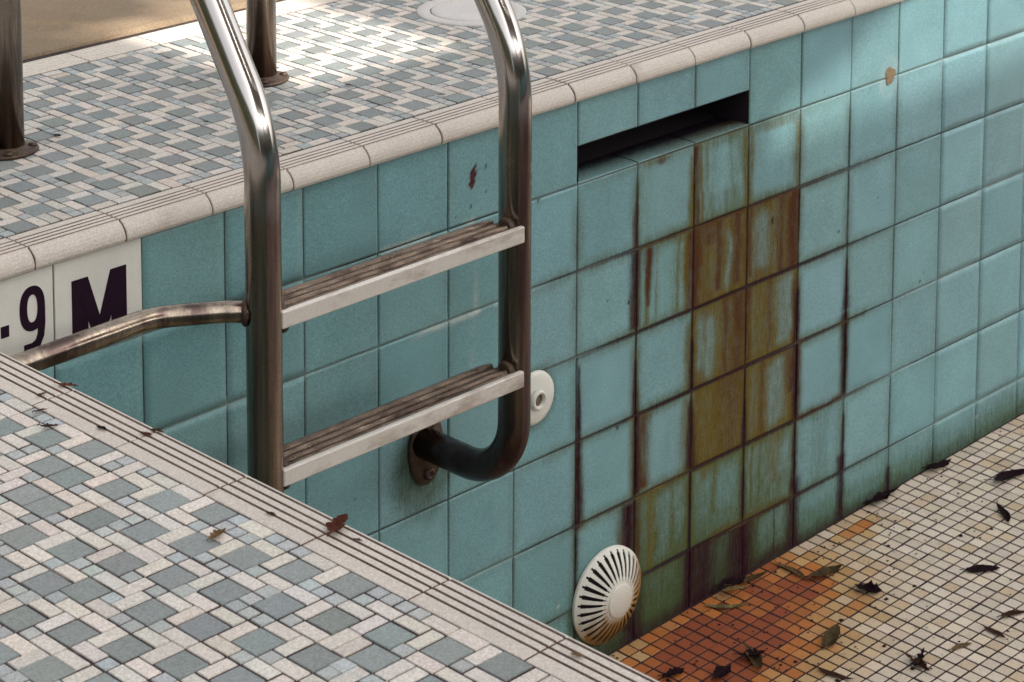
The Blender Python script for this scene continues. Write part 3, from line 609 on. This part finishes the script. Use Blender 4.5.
def tread(zt):
    x0, x1, yf, yb = XL+RT-.016, XR-RT-.008, -.2465, -.186
    skew = lambda x: (x-x0)/(x1-x0)*.012
    # corrugated pan: raised ribs running the length, rounded back lip
    prof = [(yb+.004, -.020), (yb, -.016), (yb+.0008, -.004), (yb-.001, .0008), (yb-.005, .002), (yb-.009, .0004)]
    y = yb-.011
    while y > yf+.014:
        prof += [(y, -.005), (y-.005, -.0055), (y-.0078, .0002), (y-.0098, .0012), (y-.0118, .0002), (y-.0138, -.005)]; y -= .0150
    prof += [(yf+.006, -.003), (yf+.005, -.018), (yf+.007, -.0185), (yf+.010, -.0075), (yb-.006, -.0075), (yb-.003, -.020)]
    bm = bmesh.new(); N = 24; rows = []
    for k in range(N+1):
        t = k/N; x = x0+(x1-x0)*t; e = min(t, 1-t)*N; r_ = 0.005*max(0, 1-e/1.2)**2
        rows.append([bm.verts.new((x, (yb-r_) if (y > yb-r_) else y, zt+z-(.002 if e < .5 else 0)+random.gauss(0, .0002))) for y, z in [(a+skew(x)*.0, b) for a, b in prof]])
    for A, B_ in zip(rows, rows[1:]):
        for k in range(len(prof)): q_ = (k+1) % len(prof); bm.faces.new((A[k], B_[k], B_[q_], A[q_]))
    bm.faces.new(rows[0]); bm.faces.new(rows[-1][::-1])
    bmesh.ops.recalc_face_normals(bm, faces=bm.faces)
    t = bmobj('tread', bm, M['tread'], lad)
    bm = bmesh.new(); box(bm, x0+.004, x1+.012, yf-.003, yf+.006, zt-.0235, zt+.0015, .0022); nz = bmobj('nosing', bm, M['nosing'], t)
    for X, Y, s in ((XL, YL, 1), (XR, YR, -1)):
        bm = bmesh.new(); c = Matrix.Translation((X+s*(RT-.006), Y-.006, zt-.014)) @ Matrix.Rotation(R(90*s), 4, 'Y') @ Matrix.Diagonal((1.1, .8, 1, 1))
        lathe(bm, [(.001, 0), (.020, 0), (.020, .009), (.016, .011), (.001, .011)], c, 24); bmobj('end_cap', bm, M['bracket'], t)
tread(-.0605); tread(-.2850)
# horizontal brace from the left rail to the side wall
pth = smooth_path([(XL, YL, -.062), (-.905, -.192, -.060), (-.985, -.140, -.060), (PX0+.004, -.150, -.060)], [.05, .10], 14)
bm = bmesh.new(); tube(bm, pth, .0150, 28); br = bmobj('side_brace', bm, M['steel'], lad)
bm = bmesh.new(); lathe(bm, [(.001, 0), (.019, 0), (.019, .004), (.0155, .008), (.001, .008)], Matrix.Translation((XL, YL, -.062)) @ Vector((-.905-XL, -.192-YL, 0)).to_track_quat('Z', 'Y').to_matrix().to_4x4() @ Matrix.Translation((0, 0, .022)), 24); bmobj('collar', bm, M['bracket'], br)
bm = bmesh.new(); lathe(bm, [(.001, 0), (.030, 0), (.030, .004), (.018, .007), (.001, .007)], Matrix.Translation((PX0+.0035, -.150, -.060)) @ Matrix.Rotation(R(90), 4, 'Y'), 28); bmobj('brace_flange', bm, M['bracket'], br)

# ------------------------------------------------------------------ fittings
Rx = Matrix.Rotation(R(90), 4, 'X')          # local z -> -y (out of the wall)
jet = root('return_jet', (-.1075, -.003, -.487), 'small round white inlet on the wall just right of the ladder', 'pool inlet')
c = Matrix.Translation((-.1075, -.0028, -.487)) @ Rx
bm = bmesh.new(); lathe(bm, [(.001, 0), (.0445, 0), (.0465, .0025), (.0455, .006), (.040, .0085), (.022, .0105), (.0175, .0105)], c, 56); bm.faces.ensure_lookup_table(); bmobj('face_plate', bm, M['plastic'], jet)
bm = bmesh.new(); lathe(bm, [(.0175, .010), (.0165, .0165), (.0150, .0185), (.0115, .0185), (.0105, .012), (.0105, .0112)], c, 40); bmobj('nozzle', bm, M['plastic'], jet)
bm = bmesh.new(); lathe(bm, [(.0003, .0113), (.0102, .0113), (.0102, .0122), (.0003, .0122)], c, 32); bmobj('nozzle_hole', bm, M['hole'], jet)

dr = root('suction_cover', (.078, -.004, -.900), 'round white slotted cover low on the wall, stained orange along its lower rim', 'drain cover')
cx, cz, RD = .078, -.9005, .0845
def dome(r): return .030*(1-(r/RD)**2.4)+.0045
def cover():
    V, F, Cc = [], [], []; NS = 30; rs = [.030, .034, .037, .041, .046, .052, .058, .064, .070, .0735, .077, .081, .0855, RD]
    n = NS*8
    def p(r, a): return (cx+r*math.cos(a), -.003-dome(min(r, RD)), cz+r*math.sin(a))
    idx = {}
    for i, r in enumerate(rs):
        for k in range(n): idx[i, k] = len(V); V.append(p(r, 2*math.pi*k/n))
    for i in range(len(rs)-1):
        for k in range(n):
            m = k % 8; slot = m in (1, 2, 3, 4) and 3 <= i <= 9 or m in (2, 3) and i in (1, 2, 10)
            if slot: continue
            F.append((idx[i, k], idx[i+1, k], idx[i+1, (k+1) % n], idx[i, (k+1) % n]))
    b = len(V)
    for k in range(n): V.append((cx+(RD+.001)*math.cos(2*math.pi*k/n), -.003, cz+(RD+.001)*math.sin(2*math.pi*k/n)))
    for k in range(n): F.append((idx[len(rs)-1, k], b+k, b+(k+1) % n, idx[len(rs)-1, (k+1) % n]))
    # hub: raised button
    hubr = [.030, .0295, .027, .018, .008]; hubh = [0, .0015, .0028, .0042, .0046]; prev = [idx[0, k] for k in range(n)]
    for r, h in zip(hubr[1:], hubh[1:]):
        cur = []
        for k in range(n): cur.append(len(V)); V.append((cx+r*math.cos(2*math.pi*k/n), -.003-dome(.030)-h, cz+r*math.sin(2*math.pi*k/n)))
        for k in range(n): F.append((prev[k], cur[k], cur[(k+1) % n], prev[(k+1) % n]))
        prev = cur
    F.append(prev)
    me = pyd('cover', V, F); bm = bmesh.new(); bm.from_mesh(me); bmesh.ops.recalc_face_normals(bm, faces=bm.faces); bmesh.ops.solidify(bm, geom=bm.faces[:], thickness=.0016); bm.to_mesh(me); bm.free()
    co = np.array([v.co[:] for v in me.vertices]); dx, dz = (co[:, 0]-cx)/RD, (co[:, 2]-cz)/RD; rr = np.hypot(dx, dz)
    w_ = np.array((.66, .64, .59)); o_ = np.array((.30, .15, .035)); d_ = np.array((.08, .04, .02))
    k = sstep(-.40, .40, -dz*.85+dx*.45-.02+.25*(vnoise(co[:, 0], 3, 90)-.5))*(.35+.65*sstep(.28, .5, rr))
    k2 = sstep(.35, 1.0, -dz+.25*dx)*sstep(.35, .9, rr)*.8
    c = w_*(1-k[:, None])+o_*k[:, None]; c = c*(1-k2[:, None])+d_*k2[:, None]; setcol(me, 'base', c); return me
link('slotted_dome', cover(), M['plasticst'], dr)
bm = bmesh.new(); lathe(bm, [(.001, 0), (RD-.006, 0), (RD-.006, .002), (.001, .002)], Matrix.Translation((cx, -.0035, cz)) @ Rx, 40); bmobj('dark_backing', bm, M['dark'], dr)

bm = bmesh.new()
V0 = []
for k in range(20):
    a = 2*math.pi*k/20; r = 1+.12*math.sin(3*a+1)+.07*math.sin(5*a); V0.append((math.cos(a)*.0165*r, math.sin(a)*.0185*r))
rings = []
for f, h in ((1, -.001), (.93, .0006), (.55, .0014), (.2, .0012)):
    rings.append([bm.verts.new((.874+x*f, -.002-h, -.146+z*f)) for x, z in V0])
for A, B_ in zip(rings, rings[1:]):
    for k in range(20): bm.faces.new((A[k], A[(k+1) % 20], B_[(k+1) % 20], B_[k]))
bm.faces.new(rings[-1]); bmesh.ops.recalc_face_normals(bm, faces=bm.faces)
o = bmobj('filler_plug', bm, M['plug']); tag(o, 'small brown filler plug on the sunlit upper right wall', 'plug')
bm = bmesh.new(); box(bm, 1.358, 1.366, -.008, .0, -.150, -.142, .002); o = bmobj('wall_screw', bm, M['dark']); tag(o, 'tiny black screw stub on the wall joint at the right edge', 'screw')

# skimmer lid, set in the deck
lid = root('access_cover', (.187, .437, Z), 'round pale plastic access lid set flush in the far deck', 'access lid')
c = Matrix.Translation((.187, .437, Z-.0005))
bm = bmesh.new(); lathe(bm, [(.076, -.003), (.076, .0022), (.078, .0034), (.098, .0030), (.1005, .0015), (.1005, -.003)], c, 72); bmobj('rim', bm, M['lid'], lid)
bm = bmesh.new(); lathe(bm, [(.0005, -.002), (.0735, -.002), (.0738, .0022), (.0715, .0032), (.060, .0034), (.058, .0030), (.0005, .0036)], c, 72); bmobj('lid_disc', bm, M['lid'], lid)
bm = bmesh.new(); lathe(bm, [(.0005, -.0025), (.077, -.0025), (.077, -.0010), (.0005, -.0010)], c @ Matrix.Translation((0, 0, .0015)), 48); bmobj('seat_gap', bm, M['dark'], lid)

# ------------------------------------------------------------------ fallen leaves
LM = {}
for k, c in dict(dark=(.024, .009, .014), brown=(.075, .034, .022), red=(.115, .036, .021), tan=(.22, .14, .07), olive=(.11, .075, .036), straw=(.27, .22, .10)).items():
    LM[k] = mat('leaf_'+k, color=c, rough=.8, spec=.15, speck=.3, speck_scale=160, big=.45, big_scale=40, bump=.4, bump_scale=200)
def leaf(p0, p1, width, m, label, zf, curl=.25, fold=.25, twist=0., bend=0., lift_=.0012, jag=0., stalk=.25, tip=1.0, lobes=0):
    curl *= .5; fold *= .55; width *= .76; jag = jag*1.2+.08; stalk *= .6; twist *= .7
    a, b = Vector((*p0, 0)), Vector((*p1, 0)); mid_ = (a+b)/2; a, b = mid_+(a-mid_)*.88, mid_+(b-mid_)*.88; L = (b-a).length; d = (b-a)/L; s = Vector((-d.y, d.x, 0)); bm = bmesh.new()
    r = random.Random(int(abs(p0[0])*9973+abs(p0[1])*7919)); N, K = 14, 3; rows = []
    for i in range(N+1):
        t = i/N; prof = (math.sin(math.pi*min(1, t*1.02)**.8)**(.75*tip)) if 0 < t < 1 else .02
        if lobes: prof *= .55+.45*abs(math.sin(math.pi*t*lobes))
        hw = L*width*.5*prof*(1+r.uniform(-jag, jag)); hz = curl*L*(4*(t-.5)**2)*.5+r.uniform(0, .0006)
        off = bend*L*math.sin(math.pi*t); row = []
        for k in range(-K, K+1):
            u = k/K; tw = twist*(t-.5)
            p = a+d*L*t+s*(off+hw*u*math.cos(tw)); h = lift_+hz+fold*abs(u)**1.3*hw*(1+.4*math.sin(t*9+k))+hw*u*math.sin(tw)
            row.append(bm.verts.new((p.x, p.y, zf(p.x)+max(.0006, h))))
        rows.append(row)
    for A, B_ in zip(rows, rows[1:]):
        for k in range(2*K): bm.faces.new((A[k], A[k+1], B_[k+1], B_[k])).smooth = True
    bmesh.ops.solidify(bm, geom=bm.faces[:], thickness=.0006)
    if stalk:
        q0 = rows[0][K].co.copy(); sd = (-d+s*r.uniform(-.5, .5)).normalized()
        tube(bm, [q0+d*.004, q0+sd*L*stalk*.5+Vector((0, 0, .002)), q0+sd*L*stalk+s*L*stalk*.25], .0007, 6)
    o = bmobj('dry_leaf', bm, LM[m]); tag(o, label, 'leaf', GROUP[0]); return o
GROUP = ['dead leaves on the pool floor']; fz = floor_z
leaf((1.055, -.140), (1.160, -.162), .42, 'dark', 'large dark curled leaf at the right edge of the pool floor, its stalk hanging down', fz, .45, .5, .5, .12, stalk=.35)
leaf((.995, -.188), (.941, -.252), .30, 'dark', 'narrow dark leaf lying just below the large curled one at the right edge', fz, .3, .6, .4, .08)
leaf((.740, -.285), (.798, -.332), .52, 'dark', 'pointed dark leaf alone on clean pale mosaic right of centre', fz, .15, .35, .2, .03, tip=.8)
leaf((.556, -.176), (.576, -.228), .75, 'dark', 'chunky almost black crumpled leaf at the edge of the rust stain', fz, .4, .9, .8, .0, jag=.25, tip=.6, stalk=.1)
leaf((.515, -.103), (.602, -.122), .42, 'olive', 'olive leaf with a lifted dark tip beside the long straw coloured leaf', fz, .5, .7, .9, .05)
leaf((.529, -.012), (.517, -.113), .20, 'tan', 'long thin straw coloured leaf running out from the wall foot', fz, .1, .8, .3, .04, stalk=.15)
leaf((.365, -.016), (.432, -.030), .60, 'dark', 'black crumpled leaf on top of the heap in the rust stain', fz, .5, .8, .8, .0, lift_=.012, jag=.2)
leaf((.318, -.014), (.388, -.076), .20, 'straw', 'pale yellow crescent shaped leaf at the front of the heap', fz, .12, .5, .2, -.14, stalk=0)
leaf((.385, -.020), (.490, -.040), .20, 'olive', 'twisted olive leaf stretching right from the heap', fz, .4, .8, 1.2, .06, lift_=.004)
leaf((.358, -.026), (.410, -.055), .28, 'straw', 'short yellow leaf in the middle of the heap', fz, .1, .5, .2, .05, lift_=.016, stalk=0)
leaf((.350, -.268), (.435, -.232), .42, 'olive', 'triangular olive leaf below the stain, pointing up', fz, .2, .6, .4, .0, tip=.6)
leaf((.601, -.419), (.596, -.475), .34, 'brown', 'slender red brown leaf at lower right above the tan one', fz, .2, .5, .2, .05)
leaf((.498, -.422), (.549, -.438), .36, 'tan', 'small flat tan leaf at lower right', fz, .1, .3, .1, .05)
leaf((.645, -.424), (.700, -.452), .38, 'brown', 'brown leaf touching the right edge near the bottom', fz, .3, .5, .3, .1)
leaf((.428, -.375), (.409, -.446), .30, 'brown', 'spiky torn brown leaf at the bottom, long arm of a crossed pair', fz, .5, .8, .9, .1, jag=.4)
leaf((.400, -.416), (.470, -.390), .24, 'dark', 'thin dark leaf crossing the spiky torn brown one', fz, .5, .8, .9, .0, jag=.4)
leaf((.262, -.158), (.210, -.241), .26, 'olive', 'ragged olive leaf upright in the clump at the bottom of the stain', fz, .6, .9, 1.1, .06, jag=.4)
leaf((.219, -.175), (.272, -.207), .45, 'dark', 'ragged dark leaf lying across the olive one in the bottom clump', fz, .5, .9, .9, .0, jag=.4, lift_=.006)
leaf((.138, -.191), (.200, -.184), .60, 'dark', 'black leaf cut off by the bottom edge inside the stain', fz, .5, .9, .7, .0, jag=.2)
leaf((.296, -.285), (.312, -.365), .24, 'brown', 'long brown leaf along the bottom edge right of the stain', fz, .15, .6, .3, -.08)
leaf((1.012, -.010), (1.087, -.026), .50, 'dark', 'dark crumpled leaf against the wall foot toward the right', fz, .6, .9, 1.0, .0, jag=.3)
leaf((.815, -.007), (.895, -.016), .55, 'dark', 'dark rotting leaf against the wall foot above the small orange stain', fz, .5, .9, .6, .0, jag=.4)
leaf((.862, -.020), (.925, -.018), .18, 'dark', 'thin dark leaf lying on the rotting one at the wall foot', fz, .3, .7, .4, .05, lift_=.006, jag=.3)
leaf((.087, -.119), (.140, -.133), .60, 'dark', 'dark leaf in the near corner of the stain beside the coping', fz, .4, .8, .5, .0, jag=.3)
GROUP = ['dry leaf scraps on the near deck']; dz_ = lambda x: Z+.001
leaf((-1.324, -.395), (-1.306, -.420), .45, 'red', 'longest red brown scrap high on the near coping, close to the brace', dz_, .1, .4, .2, .0, jag=.3, stalk=.3)
leaf((-1.360, -.406), (-1.343, -.406), .50, 'brown', 'small brown scrap on the inner edge of the near coping at far left', dz_, .1, .4, .2, .0, jag=.3, stalk=0)
leaf((-1.388, -.442), (-1.369, -.446), .40, 'brown', 'curled brown scrap on the mosaic just off the coping, upper of two', dz_, .2, .5, .2, .1, jag=.3)
leaf((-1.406, -.478), (-1.385, -.490), .50, 'brown', 'ragged brown scrap on the slate square, lower of two', dz_, .2, .5, .2, .0, jag=.45)
leaf((-1.358, -.520), (-1.355, -.538), .55, 'dark', 'single dark scrap in the middle of the coping grooves', dz_, .1, .4, .2, .0, stalk=0)
leaf((-1.333, -.566), (-1.328, -.586), .50, 'red', 'red brown scrap by the coping joint, left of a pair', dz_, .2, .4, .2, .0, jag=.3, stalk=0)
leaf((-1.319, -.568), (-1.314, -.588), .45, 'brown', 'brown scrap by the coping joint, right of a pair', dz_, .1, .4, .2, .0, jag=.2, stalk=0)
leaf((-1.440, -.822), (-1.409, -.814), .50, 'tan', 'folded tan leaf with dark edges among the near deck tiles', dz_, .3, .8, .6, .0, jag=.3)
leaf((-1.357, -.812), (-1.353, -.827), .50, 'red', 'tiny red scrap on the coping above the big rust red leaf', dz_, .1, .4, .2, .0, stalk=0)
leaf((-1.345, -.903), (-1.301, -.879), .52, 'red', 'biggest rust red curled leaf with a stalk on the near coping', dz_, .35, .8, .5, .06, jag=.2, stalk=.35)
leaf((-1.331, -.919), (-1.327, -.932), .45, 'red', 'tiny red scrap on the coping just below the big rust red leaf', dz_, .1, .4, .2, .0, stalk=0)
leaf((-1.338, -1.227), (-1.333, -1.244), .60, 'tan', 'small tan scrap on the coping at the bottom', dz_, .2, .5, .2, .0, jag=.2, stalk=0)
GROUP = ['dark scraps on the far deck']
leaf((-.781, .376), (-.777, .357), .6, 'dark', 'dark scrap beside the foot of the left ladder post', dz_, .2, .5, .2, .0, stalk=0)
leaf((-.287, .256), (-.281, .241), .6, 'brown', 'brown scrap on the far deck near the right ladder post', dz_, .2, .5, .2, .0, stalk=0)
leaf((-.219, .111), (-.205, .097), .5, 'dark', 'dark scrap just behind the far coping left of the right rail', dz_, .2, .5, .2, .0, stalk=0)
leaf((-.577, .265), (-.571, .253), .5, 'dark', 'dark speck of leaf on the far deck left of the left rail', dz_, .2, .5, .2, .0, stalk=0)
leaf((.024, .315), (.034, .306), .5, 'dark', 'dark speck of leaf on the far deck below the round lid', dz_, .2, .5, .2, .0, stalk=0)
# crumbs of leaf litter, uncounted
V, F = [], []; r = random.Random(21)
for _ in range(420):
    if r.random() < .5: x, y = r.gauss(.45, .22), -abs(r.gauss(0, .25))-.004
    else: x, y = r.uniform(.0, 1.5), -r.random()**2*.6-.004
    s_ = r.uniform(.0008, .0028)*(1 if r.random() < .9 else 1.8); a = r.uniform(0, 6.28); z_ = floor_z(x)+.0008; k = len(V)
    if x < -.2 or x > 1.9: continue
    for q_ in range(5): V.append((x+math.cos(a+q_*1.2566)*s_*r.uniform(.6, 1.5), y+math.sin(a+q_*1.2566)*s_*r.uniform(.6, 1.5), z_+r.uniform(0, .0006)))
    V.append((x, y, z_+s_*.7)); F += [(k+q_, k+(q_+1) % 5, k+5) for q_ in range(5)]
o = link('leaf_litter', pyd('leaf_litter', V, F), LM['dark']); tag(o, 'fine dark crumbs of leaf litter scattered over the pool floor', 'leaf litter', kind='stuff')


# ------------------------------------------------------------------ unseen objects added to shape the light on the pool
def lift(x, y, z, D): 
    p = Vector((x, y, z)); return p+sdir*((D-p.dot(sdir)))
D = 6.4
def blocker(name, rects, m, label):  # unseen panel placed toward the sun, its openings shaping the sun patches
    bm = bmesh.new()
    for e in rects:
        pts = ((e[0], e[2]), (e[1], e[2]), (e[1], e[3]), (e[0], e[3])) if not isinstance(e, list) else e
        q_ = [lift(x, y, Z, D) for x, y in pts]; n = len(q_)
        a = [bm.verts.new(p) for p in q_]; b = [bm.verts.new(p+sdir*.01) for p in q_]
        bm.faces.new(a); bm.faces.new(b[::-1])
        for k in range(n): bm.faces.new((a[k], b[k], b[(k+1) % n], a[(k+1) % n]))
    bmesh.ops.recalc_face_normals(bm, faces=bm.faces)
    o = bmobj(name, bm, m); tag(o, label, 'sun blocker'); return o
NX0 = .80
blocker('sun_blocker', [(-2.9, 3.3, -3.2, -.265), (-2.9, .60, -.265, .30), [(.60, -.205), (.79, -.125), (.96, -.01), (.96, .30), (.60, .30)], (.96, 3.3, -.01, .30), (.01, 3.3, .30, 1.6), (-2.9, -.36, .30, .80), (-2.9, -.19, .84, .915), (-2.9, -.25, .955, 1.9), (-2.9, -.44, .80, .84), (-2.9, -.42, .915, .955)], M['blocker'], 'unseen panel added over the pool, cut to shape the sun patches')
dimmer = bpy.data.materials.new('sun_dimmer'); dimmer.use_nodes = True  # see-through panel added to weaken the sun on the wall
n_ = dimmer.node_tree.nodes; mx = n_.new('ShaderNodeMixShader'); tr = n_.new('ShaderNodeBsdfTransparent'); mx.inputs[0].default_value = .38
dimmer.node_tree.links.new(tr.outputs[0], mx.inputs[1]); dimmer.node_tree.links.new(n_['Principled BSDF'].outputs[0], mx.inputs[2]); dimmer.node_tree.links.new(mx.outputs[0], n_['Material Output'].inputs[0])
n_['Principled BSDF'].inputs['Base Color'].default_value = (.1, .1, .09, 1)
blocker('sun_dimmer', [[(.60, -.265), (3.3, -.265), (3.3, -.01), (.96, -.01), (.79, -.125), (.60, -.205)]], dimmer, 'unseen see-through panel added to dim the sun on the wall')
# unseen boughs added to dapple the sunlight on the pavement
def foliage(name, cen, rad, count, size, m, parent, squash=(1, 1, 1)):
    V, F = [], []; r = random.Random(5)
    for _ in range(count):
        while True:
            p = Vector((r.uniform(-1, 1), r.uniform(-1, 1), r.uniform(-1, 1)))
            if p.length < 1: break
        p = Vector((p.x*rad*squash[0], p.y*rad*squash[1], p.z*rad*squash[2]))+Vector(cen)
        a = Vector((r.gauss(0, 1), r.gauss(0, 1), r.gauss(0, 1))).normalized(); b = a.orthogonal().normalized(); s = size*r.uniform(.6, 1.3); k = len(V)
        V += [p-a*s, p+b*s*.4, p+a*s, p-b*s*.4]; F.append((k, k+1, k+2, k+3))
    return link(name, pyd(name, V, F), m, parent)
c = lift(-.42, 1.16, Z, 4.0)
tree = root('added_shade_tree', (c.x-1.2, c.y-1.0, 0), 'unseen leafy tree added to dapple the pavement', 'tree')
bm = bmesh.new(); tube(bm, smooth_path([(c.x-1.2, c.y-1.0, -.015), (c.x-1.1, c.y-.9, c.z*.5), (c.x-.2, c.y-.1, c.z)], .6, 6), lambda t: .16*(1-.75*t), 12); bmobj('trunk', bm, M['bark'], tree)
foliage('crown', tuple(c),   .50, 190, .080, M['hedge'], tree, (1.1, .5, .35))
# unseen dark hedges added for the steel to reflect
def hedge(name, x0, x1, y0, y1, h, label):
    V, F = [], []; r = random.Random(9)
    cnt = int(((x1-x0)*(y1-y0)+2*h*max(x1-x0, y1-y0))*110)
    for _ in range(min(cnt, 9000)):
        p = Vector((r.uniform(x0, x1), r.uniform(y0, y1), r.uniform(0, h))); a = Vector((r.gauss(0, 1), r.gauss(0, 1), r.gauss(0, 1))).normalized(); b = a.orthogonal().normalized(); s = r.uniform(.07, .15); k = len(V)
        V += [p-a*s, p+b*s*.5, p+a*s, p-b*s*.5]; F.append((k, k+1, k+2, k+3))
    o = root(name, ((x0+x1)/2, (y0+y1)/2, 0), label, 'hedge'); link('leaves', pyd('leaves', V, F), M['hedge'], o)
    bm = bmesh.new(); box(bm, x0+.2, x1-.2, y0+.2, y1-.2, 0, h-.25); bmobj('core', bm, M['hedge'], o)
hedge('hedge', -9.0, -7.6, -10, 9, 3.4, 'unseen dark hedge along the left side, added for the steel to reflect')
hedge('hedge', -7.6, 12, -11.4, -10, 3.0, 'unseen dark hedge behind the camera, added for the steel to reflect')
hedge('hedge', -7.6, 3, 7.6, 9.0, 3.6, 'unseen dark hedge beyond the pavement, added for the steel to reflect')
